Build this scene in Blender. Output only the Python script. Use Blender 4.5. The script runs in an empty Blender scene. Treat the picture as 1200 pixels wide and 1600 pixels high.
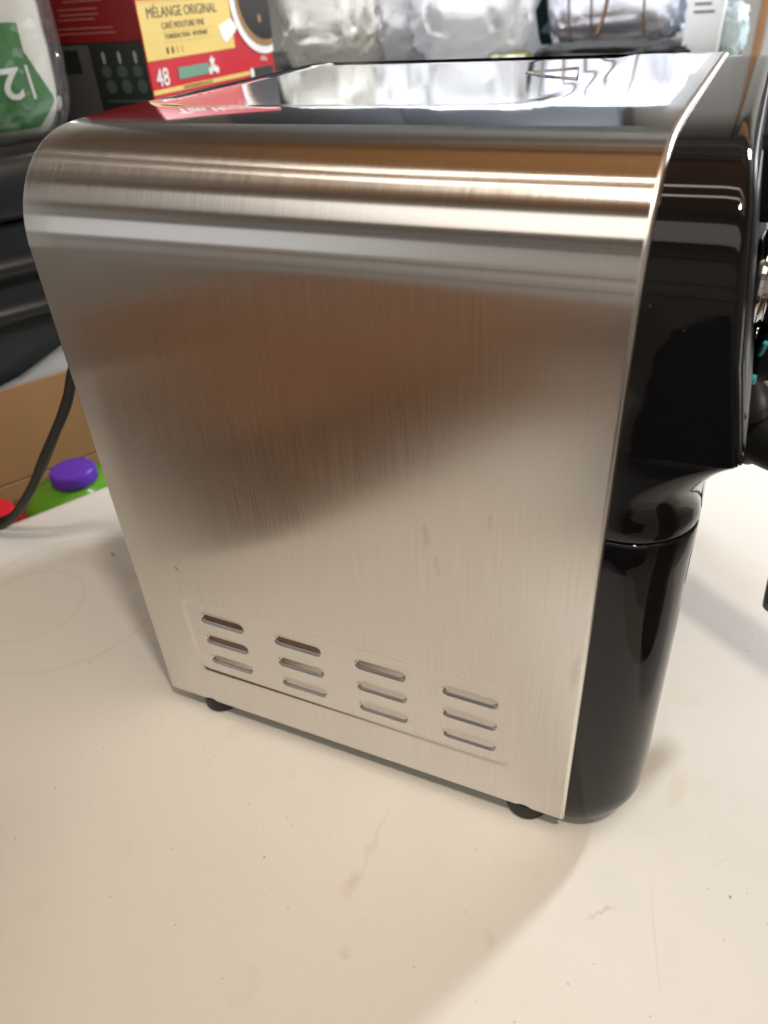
import bpy, bmesh, math, random
from mathutils import Vector, Matrix, noise
from mathutils.bvhtree import BVHTree
R = math.radians
random.seed(7)
S = bpy.context.scene
COL = S.collection

# ------------------------------------------------------------------ camera
cd = bpy.data.cameras.new("camera")
cam = bpy.data.objects.new("camera", cd); COL.objects.link(cam)
cr = Vector((0.913156, 0.403781, -0.055741))
cdn = Vector((0.193391, -0.549558, -0.812765))
cf = Vector((-0.358812, 0.731401, -0.579919))
m = Matrix((cr, -cdn, -cf)).transposed().to_4x4()
m.translation = Vector((0.293349, -0.248064, 0.397059))
cam.matrix_world = m
cd.sensor_fit = 'VERTICAL'; cd.sensor_height = 36; cd.sensor_width = 27; cd.lens = 26.01
cd.clip_start = 0.01; cd.clip_end = 50
cd.dof.use_dof = True; cd.dof.focus_distance = 0.36; cd.dof.aperture_fstop = 9.5
S.camera = cam

# ------------------------------------------------------------------ world, lamps, exposure
W = bpy.data.worlds.new("World"); S.world = W; W.use_nodes = True
bg = W.node_tree.nodes["Background"]
bg.inputs[0].default_value = (1.0, 0.93, 0.84, 1); bg.inputs[1].default_value = 0.34

def lamp(name, loc, target, power, sx, sy, color, spread=180):
    l = bpy.data.lights.new(name, 'AREA'); l.shape = 'RECTANGLE'; l.size = sx; l.size_y = sy
    l.energy = power; l.color = color; l.spread = R(spread)
    o = bpy.data.objects.new(name, l); COL.objects.link(o)
    o.location = loc
    o.rotation_euler = (Vector(target) - Vector(loc)).to_track_quat('-Z', 'Y').to_euler()
    return o
# cool lamp low behind the machine, warm ceiling tubes over the photographer
lamp("bag_fill", (-0.20, 0.80, 1.55), (-0.15, 1.35, 0.3), 19, 0.6, 0.10, (0.93, 0.97, 1.0), 95)  # added fill, its spread narrowed to brighten the bags behind
lamp("work_lamp", (1.22, 1.86, 0.93), (0.1, 0.0, 0.0), 46, 0.16, 0.16, (0.93, 0.97, 1.0))
lamp("ceiling_tube", (0.45, -0.08, 1.60), (0.45, -0.08, 0), 2.3, 2.0, 0.035, (1.0, 0.89, 0.75))
lamp("ceiling_tube", (0.45, -0.30, 1.60), (0.45, -0.30, 0), 2.3, 2.0, 0.035, (1.0, 0.89, 0.75))
lamp("ceiling_bulb", (0.66, -0.42, 1.58), (0.3, 0.0, 0), 11.0, 0.10, 0.10, (1.0, 0.88, 0.72))
# white light panel in the ceiling and a window, both behind the photographer (they streak the steel shoulder)
lamp("panel_light", (0.45, -1.40, 1.60), (0.45, -1.40, 0), 12.5, 2.6, 0.85, (1.0, 0.93, 0.82))
lamp("window_light", (-2.00, -2.55, 0.92), (-2.00, 0, 0.92), 3.6, 2.0, 0.85, (0.93, 0.96, 1.0))

vs = S.view_settings
vs.view_transform = 'Standard'; vs.look = 'None'; vs.exposure = -0.10; vs.gamma = 1.0; vs.use_curve_mapping = False
S.render.engine = 'CYCLES'
S.cycles.max_bounces = 10; S.cycles.caustics_reflective = True; S.cycles.blur_glossy = 0.3

# ------------------------------------------------------------------ helpers
def link_mesh(name, bm, mat, parent=None, smooth=True, flat=False):
    me = bpy.data.meshes.new(name); bm.normal_update(); bm.to_mesh(me); bm.free()
    if smooth and not flat:
        for p in me.polygons: p.use_smooth = True
    for mm in (mat if isinstance(mat, (list, tuple)) else [mat]): me.materials.append(mm)
    o = bpy.data.objects.new(name, me); COL.objects.link(o)
    if parent: o.parent = parent
    return o
def sharp(o, ang=35):
    me = o.data
    bm = bmesh.new(); bm.from_mesh(me)
    for e in bm.edges:
        if len(e.link_faces) == 2 and e.calc_face_angle() > R(ang): e.smooth = False
    bm.to_mesh(me); bm.free()
    return o
def thing(name, label, cat, loc=(0, 0, 0), rot=(0, 0, 0), group=None):
    o = bpy.data.objects.new(name, None); COL.objects.link(o)
    o.empty_display_size = 0.05
    o.location = loc; o.rotation_euler = rot
    o['label'] = label; o['category'] = cat
    if group: o['group'] = group
    return o
def tag(o, label, cat, group=None):
    o['label'] = label; o['category'] = cat
    if group: o['group'] = group
    return o
def struct(o):
    o['kind'] = 'structure'; return o
def box_bm(x0, x1, y0, y1, z0, z1, bev=0.0, seg=2):
    bm = bmesh.new()
    bmesh.ops.create_cube(bm, size=1)
    bmesh.ops.scale(bm, vec=(x1 - x0, y1 - y0, z1 - z0), verts=bm.verts)
    bmesh.ops.translate(bm, vec=((x0 + x1) / 2, (y0 + y1) / 2, (z0 + z1) / 2), verts=bm.verts)
    if bev > 0:
        bmesh.ops.bevel(bm, geom=bm.edges[:], offset=bev, segments=seg, profile=0.5, affect='EDGES')
    return bm
def box(name, b, mat, parent=None, bev=0.0, seg=2):
    return sharp(link_mesh(name, box_bm(*b, bev=bev, seg=seg), mat, parent))
def catmull(pts, n=10):
    P = [Vector(p) for p in pts]; P = [2 * P[0] - P[1]] + P + [2 * P[-1] - P[-2]]
    out = []
    for i in range(1, len(P) - 2):
        a, b, c, d = P[i - 1], P[i], P[i + 1], P[i + 2]
        for k in range(n):
            t = k / n
            out.append(0.5 * ((2 * b) + (c - a) * t + (2 * a - 5 * b + 4 * c - d) * t * t + (3 * b - a - 3 * c + d) * t ** 3))
    out.append(P[-2]); return out
def tube_bm(pts, rad, nseg=12, smooth_n=8, bm=None):
    bm = bm or bmesh.new()
    path = catmull(pts, smooth_n) if smooth_n else [Vector(p) for p in pts]
    rings = []; up = Vector((0.13, 0.21, 0.97)).normalized()
    for i, p in enumerate(path):
        t = (path[min(i + 1, len(path) - 1)] - path[max(i - 1, 0)]).normalized()
        a = t.cross(up)
        a = a.normalized() if a.length > 1e-4 else Vector((1, 0, 0)); b = t.cross(a).normalized(); up = -b if b.dot(up) < 0 else b
        r = rad(i / (len(path) - 1)) if callable(rad) else rad
        rings.append([bm.verts.new(p + a * r * math.cos(2 * math.pi * k / nseg) + b * r * math.sin(2 * math.pi * k / nseg)) for k in range(nseg)])
    for q, w in zip(rings, rings[1:]):
        for k in range(nseg): bm.faces.new((q[k], q[(k + 1) % nseg], w[(k + 1) % nseg], w[k]))
    bm.faces.new(rings[0]); bm.faces.new(rings[-1])
    bmesh.ops.recalc_face_normals(bm, faces=bm.faces)
    return bm
def lathe_bm(prof, n=40, mat4=None):
    """prof: (radius, height) pairs, turned about local z"""
    bm = bmesh.new(); rings = []
    for r, h in prof:
        rings.append([bm.verts.new((r * math.cos(2 * math.pi * k / n), r * math.sin(2 * math.pi * k / n), h)) for k in range(n)])
    for q, w in zip(rings, rings[1:]):
        for k in range(n): bm.faces.new((q[k], q[(k + 1) % n], w[(k + 1) % n], w[k]))
    bm.faces.new(rings[0]); bm.faces.new(rings[-1])
    bmesh.ops.recalc_face_normals(bm, faces=bm.faces)
    if mat4 is not None: bm.transform(mat4)
    return bm
def grid_bm(rows):
    bm = bmesh.new()
    V = [[bm.verts.new(p) for p in r] for r in rows]
    for a, b in zip(V, V[1:]):
        for k in range(len(a) - 1): bm.faces.new((a[k], a[k + 1], b[k + 1], b[k]))
    return bm
def sstep(a, b, x):
    t = min(1, max(0, (x - a) / (b - a))); return t * t * (3 - 2 * t)
def sd_rr(x, y, hx, hy, r):
    qx, qy = abs(x) - hx + r, abs(y) - hy + r
    return math.hypot(max(qx, 0), max(qy, 0)) + min(max(qx, qy), 0) - r
TEXTM = []
def text(name, body, size, mat, M, parent, align='LEFT', sx=1.0, depth=0.00015, shear=0.0, bold=0.0):
    c = bpy.data.curves.new(name, 'FONT'); c.body = body; c.size = size; c.align_x = align
    c.extrude = depth; c.shear = shear; c.offset = bold; c.resolution_u = 3
    o = bpy.data.objects.new(name, c); COL.objects.link(o)
    bpy.context.view_layer.update()
    me = bpy.data.meshes.new_from_object(o.evaluated_get(bpy.context.evaluated_depsgraph_get()))
    bpy.data.objects.remove(o); bpy.data.curves.remove(c)
    me.transform(M @ Matrix.Diagonal((sx, 1, 1, 1)))
    me.materials.clear(); me.materials.append(mat)
    r = bpy.data.objects.new(name, me); COL.objects.link(r); r.parent = parent
    return r
def axes(origin, X, Y):
    X = Vector(X).normalized(); Y = Vector(Y).normalized(); Z = X.cross(Y)
    M = Matrix((X, Y, Z)).transposed().to_4x4(); M.translation = Vector(origin); return M
def poly_prism(name, pts, M, th, mat, parent):
    bm = bmesh.new()
    a = [bm.verts.new((x, y, 0)) for x, y in pts]; b = [bm.verts.new((x, y, th)) for x, y in pts]
    bm.faces.new(a); bm.faces.new(b); n = len(pts)
    for i in range(n): bm.faces.new((a[i], a[(i + 1) % n], b[(i + 1) % n], b[i]))
    bmesh.ops.recalc_face_normals(bm, faces=bm.faces); bm.transform(M)
    return link_mesh(name, bm, mat, parent, smooth=False)

# ------------------------------------------------------------------ materials
def nd(nt, t, **kw):
    n = nt.nodes.new(t)
    for k, v in kw.items(): setattr(n, k, v)
    return n
def pm(name, color, rough=0.5, metal=0.0, var=0.12, vscale=30, bump=0.0, bscale=200, rvar=0.08, ior=1.5, spec=0.5, coat=0.0, detail=5):
    mt = bpy.data.materials.new(name); mt.use_nodes = True; nt = mt.node_tree; L = nt.links
    p = nt.nodes["Principled BSDF"]
    p.inputs["Metallic"].default_value = metal; p.inputs["IOR"].default_value = ior
    p.inputs["Specular IOR Level"].default_value = spec; p.inputs["Coat Weight"].default_value = coat
    tc = nd(nt, "ShaderNodeTexCoord"); nz = nd(nt, "ShaderNodeTexNoise")
    nz.inputs["Scale"].default_value = vscale; nz.inputs["Detail"].default_value = detail
    L.new(tc.outputs["Object"], nz.inputs["Vector"])
    mx = nd(nt, "ShaderNodeMix", data_type='RGBA')
    mx.inputs[6].default_value = (*[c * (1 - var) for c in color], 1); mx.inputs[7].default_value = (*[min(1, c * (1 + var)) for c in color], 1)
    L.new(nz.outputs["Fac"], mx.inputs[0]); L.new(mx.outputs[2], p.inputs["Base Color"])
    mr = nd(nt, "ShaderNodeMapRange"); mr.inputs[3].default_value = max(0.01, rough - rvar * rough); mr.inputs[4].default_value = min(1, rough + rvar * rough)
    L.new(nz.outputs["Fac"], mr.inputs[0]); L.new(mr.outputs[0], p.inputs["Roughness"])
    if bump > 0:
        n2 = nd(nt, "ShaderNodeTexNoise"); n2.inputs["Scale"].default_value = bscale; n2.inputs["Detail"].default_value = 4
        L.new(tc.outputs["Object"], n2.inputs["Vector"])
        b = nd(nt, "ShaderNodeBump"); b.inputs["Strength"].default_value = bump; b.inputs["Distance"].default_value = 0.002
        L.new(n2.outputs["Fac"], b.inputs["Height"]); L.new(b.outputs[0], p.inputs["Normal"])
    return mt

def steel_material():
    mt = bpy.data.materials.new("brushed_steel"); mt.use_nodes = True; nt = mt.node_tree; L = nt.links
    p = nt.nodes["Principled BSDF"]; p.inputs["Metallic"].default_value = 1
    uv = nd(nt, "ShaderNodeUVMap", uv_map="grain")
    def streak(su, sv, det=3):
        mp = nd(nt, "ShaderNodeMapping"); mp.inputs["Scale"].default_value = (su, sv, 1)
        L.new(uv.outputs[0], mp.inputs[0])
        n = nd(nt, "ShaderNodeTexNoise"); n.inputs["Scale"].default_value = 1; n.inputs["Detail"].default_value = det
        L.new(mp.outputs[0], n.inputs["Vector"]); return n
    fine = streak(26, 1900); mid = streak(16, 900); cloud = streak(9, 14, 5)
    add = nd(nt, "ShaderNodeMath", operation='ADD'); L.new(fine.outputs["Fac"], add.inputs[0]); L.new(mid.outputs["Fac"], add.inputs[1])
    mr = nd(nt, "ShaderNodeMapRange"); mr.inputs[1].default_value = 0.6; mr.inputs[2].default_value = 1.4
    mr.inputs[3].default_value = 0.165; mr.inputs[4].default_value = 0.215
    L.new(add.outputs[0], mr.inputs[0]); L.new(mr.outputs[0], p.inputs["Roughness"])
    mx = nd(nt, "ShaderNodeMix", data_type='RGBA')
    mx.inputs[6].default_value = (0.675, 0.665, 0.65, 1); mx.inputs[7].default_value = (0.75, 0.74, 0.725, 1)
    mr2 = nd(nt, "ShaderNodeMapRange"); mr2.inputs[1].default_value = 0.7; mr2.inputs[2].default_value = 1.3
    L.new(add.outputs[0], mr2.inputs[0]); L.new(mr2.outputs[0], mx.inputs[0])
    # a few fingerprints and dried drips (object space: x along the panel, z up)
    tc = nd(nt, "ShaderNodeTexCoord")
    wob = nd(nt, "ShaderNodeTexNoise"); wob.inputs["Scale"].default_value = 90; wob.inputs["Detail"].default_value = 4
    L.new(tc.outputs["Object"], wob.inputs["Vector"])
    vm = nd(nt, "ShaderNodeVectorMath", operation='MULTIPLY_ADD')
    L.new(wob.outputs["Color"], vm.inputs[0]); vm.inputs[1].default_value = (0.012, 0, 0.012); L.new(tc.outputs["Object"], vm.inputs[2])
    tot = None
    for (cx, cz, ax, az, st) in [(0.192, 0.192, 0.0022, 0.006, .22), (0.197, 0.176, 0.0014, 0.007, .20), (0.222, 0.208, 0.0015, 0.0035, .2), (0.0355, 0.128, 0.001, 0.0018, .8), (0.265, 0.13, 0.002, 0.012, .2), (0.12, 0.20, 0.012, 0.02, .10)]:
        s = nd(nt, "ShaderNodeVectorMath", operation='SUBTRACT'); L.new(vm.outputs[0], s.inputs[0]); s.inputs[1].default_value = (cx + 0.006, 0, cz + 0.006)
        d = nd(nt, "ShaderNodeVectorMath", operation='MULTIPLY'); L.new(s.outputs[0], d.inputs[0]); d.inputs[1].default_value = (1 / ax, 0, 1 / az)
        ln = nd(nt, "ShaderNodeVectorMath", operation='LENGTH'); L.new(d.outputs[0], ln.inputs[0])
        r = nd(nt, "ShaderNodeMapRange"); r.inputs[1].default_value = 0.6; r.inputs[2].default_value = 1.2; r.inputs[3].default_value = st; r.inputs[4].default_value = 0
        L.new(ln.outputs["Value"], r.inputs[0])
        if tot is None: tot = r
        else:
            a = nd(nt, "ShaderNodeMath", operation='MAXIMUM'); L.new(tot.outputs[0], a.inputs[0]); L.new(r.outputs[0], a.inputs[1]); tot = a
    m2 = nd(nt, "ShaderNodeMix", data_type='RGBA'); L.new(tot.outputs[0], m2.inputs[0]); L.new(mx.outputs[2], m2.inputs[6]); m2.inputs[7].default_value = (0.36, 0.30, 0.20, 1)
    L.new(m2.outputs[2], p.inputs["Base Color"])
    p.inputs["Anisotropic"].default_value = 1.0
    tg = nd(nt, "ShaderNodeTangent", direction_type='UV_MAP', uv_map="grain"); L.new(tg.outputs[0], p.inputs["Tangent"])
    p.inputs["Anisotropic Rotation"].default_value = STEEL_ROT
    b = nd(nt, "ShaderNodeBump"); b.inputs["Strength"].default_value = 0.10; b.inputs["Distance"].default_value = 0.00003
    L.new(add.outputs[0], b.inputs["Height"])
    b2 = nd(nt, "ShaderNodeBump"); b2.inputs["Strength"].default_value = 0.2; b2.inputs["Distance"].default_value = 0.0004
    L.new(cloud.outputs["Fac"], b2.inputs["Height"]); L.new(b.outputs[0], b2.inputs["Normal"]); L.new(b2.outputs[0], p.inputs["Normal"])
    return mt
STEEL_ROT = 0.25
STEEL = steel_material()
MIRROR = pm("polished_steel", (0.70, 0.71, 0.73), 0.06, 1.0, 0.02, 12, bump=0.06, bscale=14)
EDGE = pm("steel_edge", (0.85, 0.83, 0.79), 0.28, 1.0, 0.04, 60)
GLOSS = pm("gloss_black_plastic", (0.006, 0.006, 0.007), 0.045, 0, 0.2, 8, rvar=0.3, ior=1.43)
GLOSS2 = pm("fascia_black_plastic", (0.009, 0.010, 0.014), 0.40, 0, 0.2, 8, spec=0.06)
MATTE = pm("matte_black_plastic", (0.018, 0.018, 0.019), 0.42, 0, 0.2, 40, bump=0.1, bscale=900)
RUBBER = pm("black_rubber", (0.012, 0.013, 0.012), 0.6, 0, 0.2, 60)
def dusty(mt):
    nt = mt.node_tree; L = nt.links; p = nt.nodes["Principled BSDF"]; tc = nd(nt, "ShaderNodeTexCoord")
    src = p.inputs["Base Color"].links[0].from_socket
    v = nd(nt, "ShaderNodeTexVoronoi"); v.inputs["Scale"].default_value = 260; L.new(tc.outputs["Object"], v.inputs["Vector"])
    sel = nd(nt, "ShaderNodeSeparateColor"); L.new(v.outputs["Color"], sel.inputs[0])
    g = nd(nt, "ShaderNodeMath", operation='GREATER_THAN'); L.new(sel.outputs[0], g.inputs[0]); g.inputs[1].default_value = .95
    r = nd(nt, "ShaderNodeMapRange"); r.inputs[1].default_value = .05; r.inputs[2].default_value = .13; r.inputs[3].default_value = .30; r.inputs[4].default_value = 0; L.new(v.outputs["Distance"], r.inputs[0])
    mu = nd(nt, "ShaderNodeMath", operation='MULTIPLY'); L.new(g.outputs[0], mu.inputs[0]); L.new(r.outputs[0], mu.inputs[1])
    mx = nd(nt, "ShaderNodeMix", data_type='RGBA'); L.new(mu.outputs[0], mx.inputs[0]); L.new(src, mx.inputs[6]); mx.inputs[7].default_value = (.30, .29, .27, 1); L.new(mx.outputs[2], p.inputs["Base Color"])
    n = nd(nt, "ShaderNodeTexNoise"); n.inputs["Scale"].default_value = 35; n.inputs["Detail"].default_value = 6; L.new(tc.outputs["Object"], n.inputs["Vector"])
    mr = nd(nt, "ShaderNodeMapRange"); mr.inputs[1].default_value = .52; mr.inputs[2].default_value = .78; mr.inputs[3].default_value = .035; mr.inputs[4].default_value = .15; L.new(n.outputs["Fac"], mr.inputs[0]); L.new(mr.outputs[0], p.inputs["Roughness"])
    b = nd(nt, "ShaderNodeBump"); b.inputs["Strength"].default_value = .05; b.inputs["Distance"].default_value = .003
    n3 = nd(nt, "ShaderNodeTexNoise"); n3.inputs["Scale"].default_value = 16; L.new(tc.outputs["Object"], n3.inputs["Vector"]); L.new(n3.outputs["Fac"], b.inputs["Height"]); L.new(b.outputs[0], p.inputs["Normal"])
dusty(GLOSS)
CHROME = pm("chrome", (0.80, 0.80, 0.81), 0.07, 1.0, 0.02, 10)
CYAN = pm("teal_print", (0.05, 0.42, 0.50), 0.3)
DARKPAN = pm("dark_underpan", (0.02, 0.02, 0.02), 0.6)

def table_material():
    mt = pm("moulded_white_plastic", (0.77, 0.745, 0.70), 0.46, 0, 0.035, 9, bump=0.10, bscale=1400, spec=0.35)
    nt = mt.node_tree; L = nt.links; p = nt.nodes["Principled BSDF"]
    src = p.inputs["Base Color"].links[0].from_socket
    tc = nd(nt, "ShaderNodeTexCoord")
    def layer(src, mask, col):
        mx = nd(nt, "ShaderNodeMix", data_type='RGBA'); L.new(mask, mx.inputs[0]); L.new(src, mx.inputs[6]); mx.inputs[7].default_value = (*col, 1); return mx.outputs[2]
    # fine specks
    for sc, th, col, amt in ((210, 0.095, (0.30, 0.25, 0.18), 0.55), (75, 0.045, (0.16, 0.13, 0.10), 0.6), (420, 0.10, (0.45, 0.38, 0.30), 0.5)):
        v = nd(nt, "ShaderNodeTexVoronoi", feature='F1'); v.inputs["Scale"].default_value = sc; v.inputs["Randomness"].default_value = 1; L.new(tc.outputs["Object"], v.inputs["Vector"])
        sel = nd(nt, "ShaderNodeSeparateColor"); L.new(v.outputs["Color"], sel.inputs[0])
        g = nd(nt, "ShaderNodeMath", operation='GREATER_THAN'); L.new(sel.outputs[0], g.inputs[0]); g.inputs[1].default_value = 0.93
        r = nd(nt, "ShaderNodeMapRange"); r.inputs[1].default_value = th * .5; r.inputs[2].default_value = th * 1.6; r.inputs[3].default_value = amt; r.inputs[4].default_value = 0
        L.new(v.outputs["Distance"], r.inputs[0])
        mu = nd(nt, "ShaderNodeMath", operation='MULTIPLY'); L.new(g.outputs[0], mu.inputs[0]); L.new(r.outputs[0], mu.inputs[1])
        src = layer(src, mu.outputs[0], col)
    # greasy mottling and scuffs
    n = nd(nt, "ShaderNodeTexNoise"); n.inputs["Scale"].default_value = 26; n.inputs["Detail"].default_value = 7; n.inputs["Roughness"].default_value = .65; L.new(tc.outputs["Object"], n.inputs["Vector"])
    r = nd(nt, "ShaderNodeMapRange"); r.inputs[1].default_value = .58; r.inputs[2].default_value = .80; r.inputs[4].default_value = 0.35; L.new(n.outputs["Fac"], r.inputs[0])
    src = layer(src, r.outputs[0], (0.66, 0.56, 0.42))
    for ang, sc, amt in ((24, (4, 260, 1), .30), (-51, (5, 320, 1), .26), (78, (3, 210, 1), .22)):
        vr = nd(nt, "ShaderNodeVectorRotate", rotation_type='Z_AXIS'); L.new(tc.outputs["Object"], vr.inputs["Vector"]); vr.inputs["Angle"].default_value = R(ang)
        mp = nd(nt, "ShaderNodeMapping"); mp.inputs["Scale"].default_value = sc; L.new(vr.outputs[0], mp.inputs[0])
        n = nd(nt, "ShaderNodeTexNoise"); n.inputs["Scale"].default_value = 2; n.inputs["Detail"].default_value = 2; L.new(mp.outputs[0], n.inputs["Vector"])
        r = nd(nt, "ShaderNodeMapRange"); r.inputs[1].default_value = .735; r.inputs[2].default_value = .79; r.inputs[4].default_value = amt; L.new(n.outputs["Fac"], r.inputs[0])
        src = layer(src, r.outputs[0], (0.50, 0.43, 0.34))
    # stains with their own outline
    wob = nd(nt, "ShaderNodeTexNoise"); wob.inputs["Scale"].default_value = 120; wob.inputs["Detail"].default_value = 5; L.new(tc.outputs["Object"], wob.inputs["Vector"])
    vm = nd(nt, "ShaderNodeVectorMath", operation='MULTIPLY_ADD'); L.new(wob.outputs["Color"], vm.inputs[0]); vm.inputs[1].default_value = (0.012, 0.012, 0); L.new(tc.outputs["Object"], vm.inputs[2])
    for (cx, cy, a, b, ang, st, col) in [(0.172, -0.072, 0.0045, 0.008, 20, .34, (0.58, 0.44, 0.26)), (0.173, -0.045, 0.0022, 0.022, -2, .24, (0.60, 0.47, 0.30)), (0.184, -0.104, 0.004, 0.003, 0, .28, (0.55, 0.42, 0.27)),
                                         (0.326, 0.052, 0.005, 0.014, 10, .3, (0.66, 0.52, 0.36)), (0.25, -0.07, 0.004, 0.005, 0, .22, (0.6, 0.48, 0.33)), (0.30, -0.02, 0.02, 0.012, 30, .16, (0.62, 0.66, 0.58)),
                                         (0.36, -0.004, 0.0012, 0.0016, 0, .9, (0.10, 0.08, 0.06)), (-0.154, 0.112, 0.0012, 0.0012, 0, .9, (0.2, 0.14, 0.09)), (0.30, -0.035, 0.010, 0.0008, -35, .45, (0.50, 0.42, 0.30))]:
        s = nd(nt, "ShaderNodeVectorMath", operation='SUBTRACT'); L.new(vm.outputs[0], s.inputs[0]); s.inputs[1].default_value = (cx + .006, cy + .006, 0)
        rt = nd(nt, "ShaderNodeVectorRotate", rotation_type='Z_AXIS'); L.new(s.outputs[0], rt.inputs["Vector"]); rt.inputs["Angle"].default_value = R(ang)
        d = nd(nt, "ShaderNodeVectorMath", operation='MULTIPLY'); L.new(rt.outputs[0], d.inputs[0]); d.inputs[1].default_value = (1 / a, 1 / b, 0)
        ln = nd(nt, "ShaderNodeVectorMath", operation='LENGTH'); L.new(d.outputs[0], ln.inputs[0])
        rr = nd(nt, "ShaderNodeMapRange"); rr.inputs[1].default_value = .35; rr.inputs[2].default_value = 1.25; rr.inputs[3].default_value = st; rr.inputs[4].default_value = 0; L.new(ln.outputs["Value"], rr.inputs[0])
        src = layer(src, rr.outputs[0], col)
    for (cx, cy, rad, wd, st) in ((-0.174, 0.036, 0.043, .0022, .30), (-0.152, 0.053, 0.082, .0030, .34)):  # two faint arcs of cord shadow, painted into the table colour
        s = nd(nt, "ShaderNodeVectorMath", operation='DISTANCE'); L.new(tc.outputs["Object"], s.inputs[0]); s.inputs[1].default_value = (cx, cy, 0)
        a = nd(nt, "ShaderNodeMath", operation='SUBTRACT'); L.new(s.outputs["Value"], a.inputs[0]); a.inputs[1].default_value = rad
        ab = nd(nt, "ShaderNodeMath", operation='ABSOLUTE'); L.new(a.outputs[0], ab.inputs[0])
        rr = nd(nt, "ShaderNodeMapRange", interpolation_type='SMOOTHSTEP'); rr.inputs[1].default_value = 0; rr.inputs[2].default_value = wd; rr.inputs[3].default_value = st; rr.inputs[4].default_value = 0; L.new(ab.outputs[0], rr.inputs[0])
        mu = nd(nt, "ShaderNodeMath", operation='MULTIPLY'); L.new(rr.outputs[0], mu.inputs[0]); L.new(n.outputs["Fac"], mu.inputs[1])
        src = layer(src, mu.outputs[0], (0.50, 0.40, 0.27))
    L.new(src, p.inputs["Base Color"])
    return mt
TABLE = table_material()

# ------------------------------------------------------------------ the setting
FLOORM = pm("pale_concrete_floor", (0.50, 0.45, 0.40), 0.55, 0, 0.2, 4, bump=0.1, bscale=40)
WALLM = pm("painted_wall", (0.42, 0.41, 0.385), 0.6, 0, 0.05, 3)
WOOD = pm("stained_wood", (0.30, 0.15, 0.06), 0.45, 0, 0.3, 14)
CEILM = pm("ceiling_boards", (0.55, 0.53, 0.50), 0.7, 0, 0.08, 5)
struct(box("floor", (-5, 5, -4, 4, -0.80, -0.745), FLOORM))
struct(box("wall", (-3.5, 3.5, 2.3, 2.4, -0.745, 2.2), WALLM))
CW = pm("white_cabinet_paint", (0.74, 0.73, 0.71), 0.4, 0, 0.04, 4)
struct(box("ceiling", (-3.0, 3.5, -2.6, 2.3, 1.78, 1.84), CEILM))
struct(box("ceiling_panel", (-0.8, 3.3, -0.72, 0.62, 1.70, 1.779), pm("orange_wood_panel", (0.50, 0.24, 0.08), 0.5, 0, .25, 6)))
BATT = [pm("white_batten", (0.72, 0.71, 0.69), .6), pm("grey_batten", (0.28, 0.27, 0.26), .6), pm("brown_batten", (0.26, 0.16, 0.09), .6)]
yb = -2.5
while yb < 2.1:
    wb = random.choice((.03, .05, .08, .12))
    if not (-0.9 < yb < 0.7) and not (-1.9 < yb < -0.9):
        struct(box("ceiling_batten", (-3.0, 3.3, yb, yb + wb, 1.735, 1.779), random.choice(BATT)))
    elif -0.72 < yb < 0.6:
        struct(box("ceiling_batten", (-2.9, -0.85, yb, yb + wb, 1.735, 1.779), random.choice(BATT)))
    yb += wb + random.choice((.05, .10, .16))
for z, h_, mt_ in ((-0.25, .05, 1), (0.02, .10, 0), (0.30, .04, 2), (1.30, .10, 2), (1.50, .05, 1)):
    struct(box("wall_rail", (-2.95, 3.35, -2.599, -2.575, z, z + h_), BATT[mt_]))
for y in (-2.0, -0.80, 0.70):
    struct(box("ceiling_beam", (-3.0, 3.5, y - .05, y + .05, 1.64, 1.779), WOOD, bev=.004))
struct(box("wall", (3.4, 3.5, -2.6, 2.3, -0.745, 1.78), CW))
struct(box("wall", (-3.0, 3.4, -2.7, -2.6, -0.745, 1.78), pm("opposite_wall", (0.62, 0.57, 0.53), 0.6, 0, 0.06, 3)))
trim = box("door_trim", (0.243, 0.262, 2.282, 2.2985, -0.745, 1.6), WOOD, bev=.002)
tag(trim, "narrow brown wooden door trim on the pale wall at the right edge", "door trim")

# ------------------------------------------------------------------ table (plastic folding table)
eu = Vector((.463, .886, 0)).normalized(); en = Vector((.886, -.463, 0)).normalized()
def TB(u, k, z=0.0): return eu * u + en * k + Vector((0, 0, z))
tt = thing("folding_table", "speckled off-white moulded plastic folding table carrying the coffee machine", "table", (0, 0, 0))
def rounded_poly(u0, u1, k0, k1, r, n=8):
    pts = []
    for (cx, cy, a0) in ((u1 - r, k1 - r, 0), (u0 + r, k1 - r, 90), (u0 + r, k0 + r, 180), (u1 - r, k0 + r, 270)):
        for i in range(n + 1):
            a = R(a0 + 90 * i / n); pts.append((cx + r * math.cos(a), cy + r * math.sin(a)))
    return pts
# table spans u (along its left edge) and k (away from that edge)
U0, U1, K0, K1 = -0.58, 1.25, -0.308, 0.46
bm = bmesh.new(); rings = []
for inset, z in ((0.014, -0.0445), (0.004, -0.043), (0.0, -0.036), (0.0, -0.010), (0.0015, -0.0045), (0.005, -0.0012), (0.011, 0.0)):
    rings.append([bm.verts.new(TB(a, b, z)) for a, b in rounded_poly(U0 + inset, U1 - inset, K0 + inset, K1 - inset, 0.06 - inset)])
for q, w in zip(rings, rings[1:]):
    n = len(q)
    for i in range(n): bm.faces.new((q[i], q[(i + 1) % n], w[(i + 1) % n], w[i]))
bm.faces.new(rings[-1]); bm.faces.new(list(reversed(rings[0])))
bmesh.ops.recalc_face_normals(bm, faces=bm.faces)
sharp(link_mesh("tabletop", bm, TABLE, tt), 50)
LEGM = pm("grey_leg_steel", (0.25, 0.25, 0.26), 0.4, 0.6)
for u in (U0 + .2, U1 - .2):
    for k in (K0 + .1, K1 - .1):
        link_mesh("leg", tube_bm([TB(u, k, -0.0446), TB(u, k, -0.744)], 0.014, 14, 0), LEGM, tt)

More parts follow.
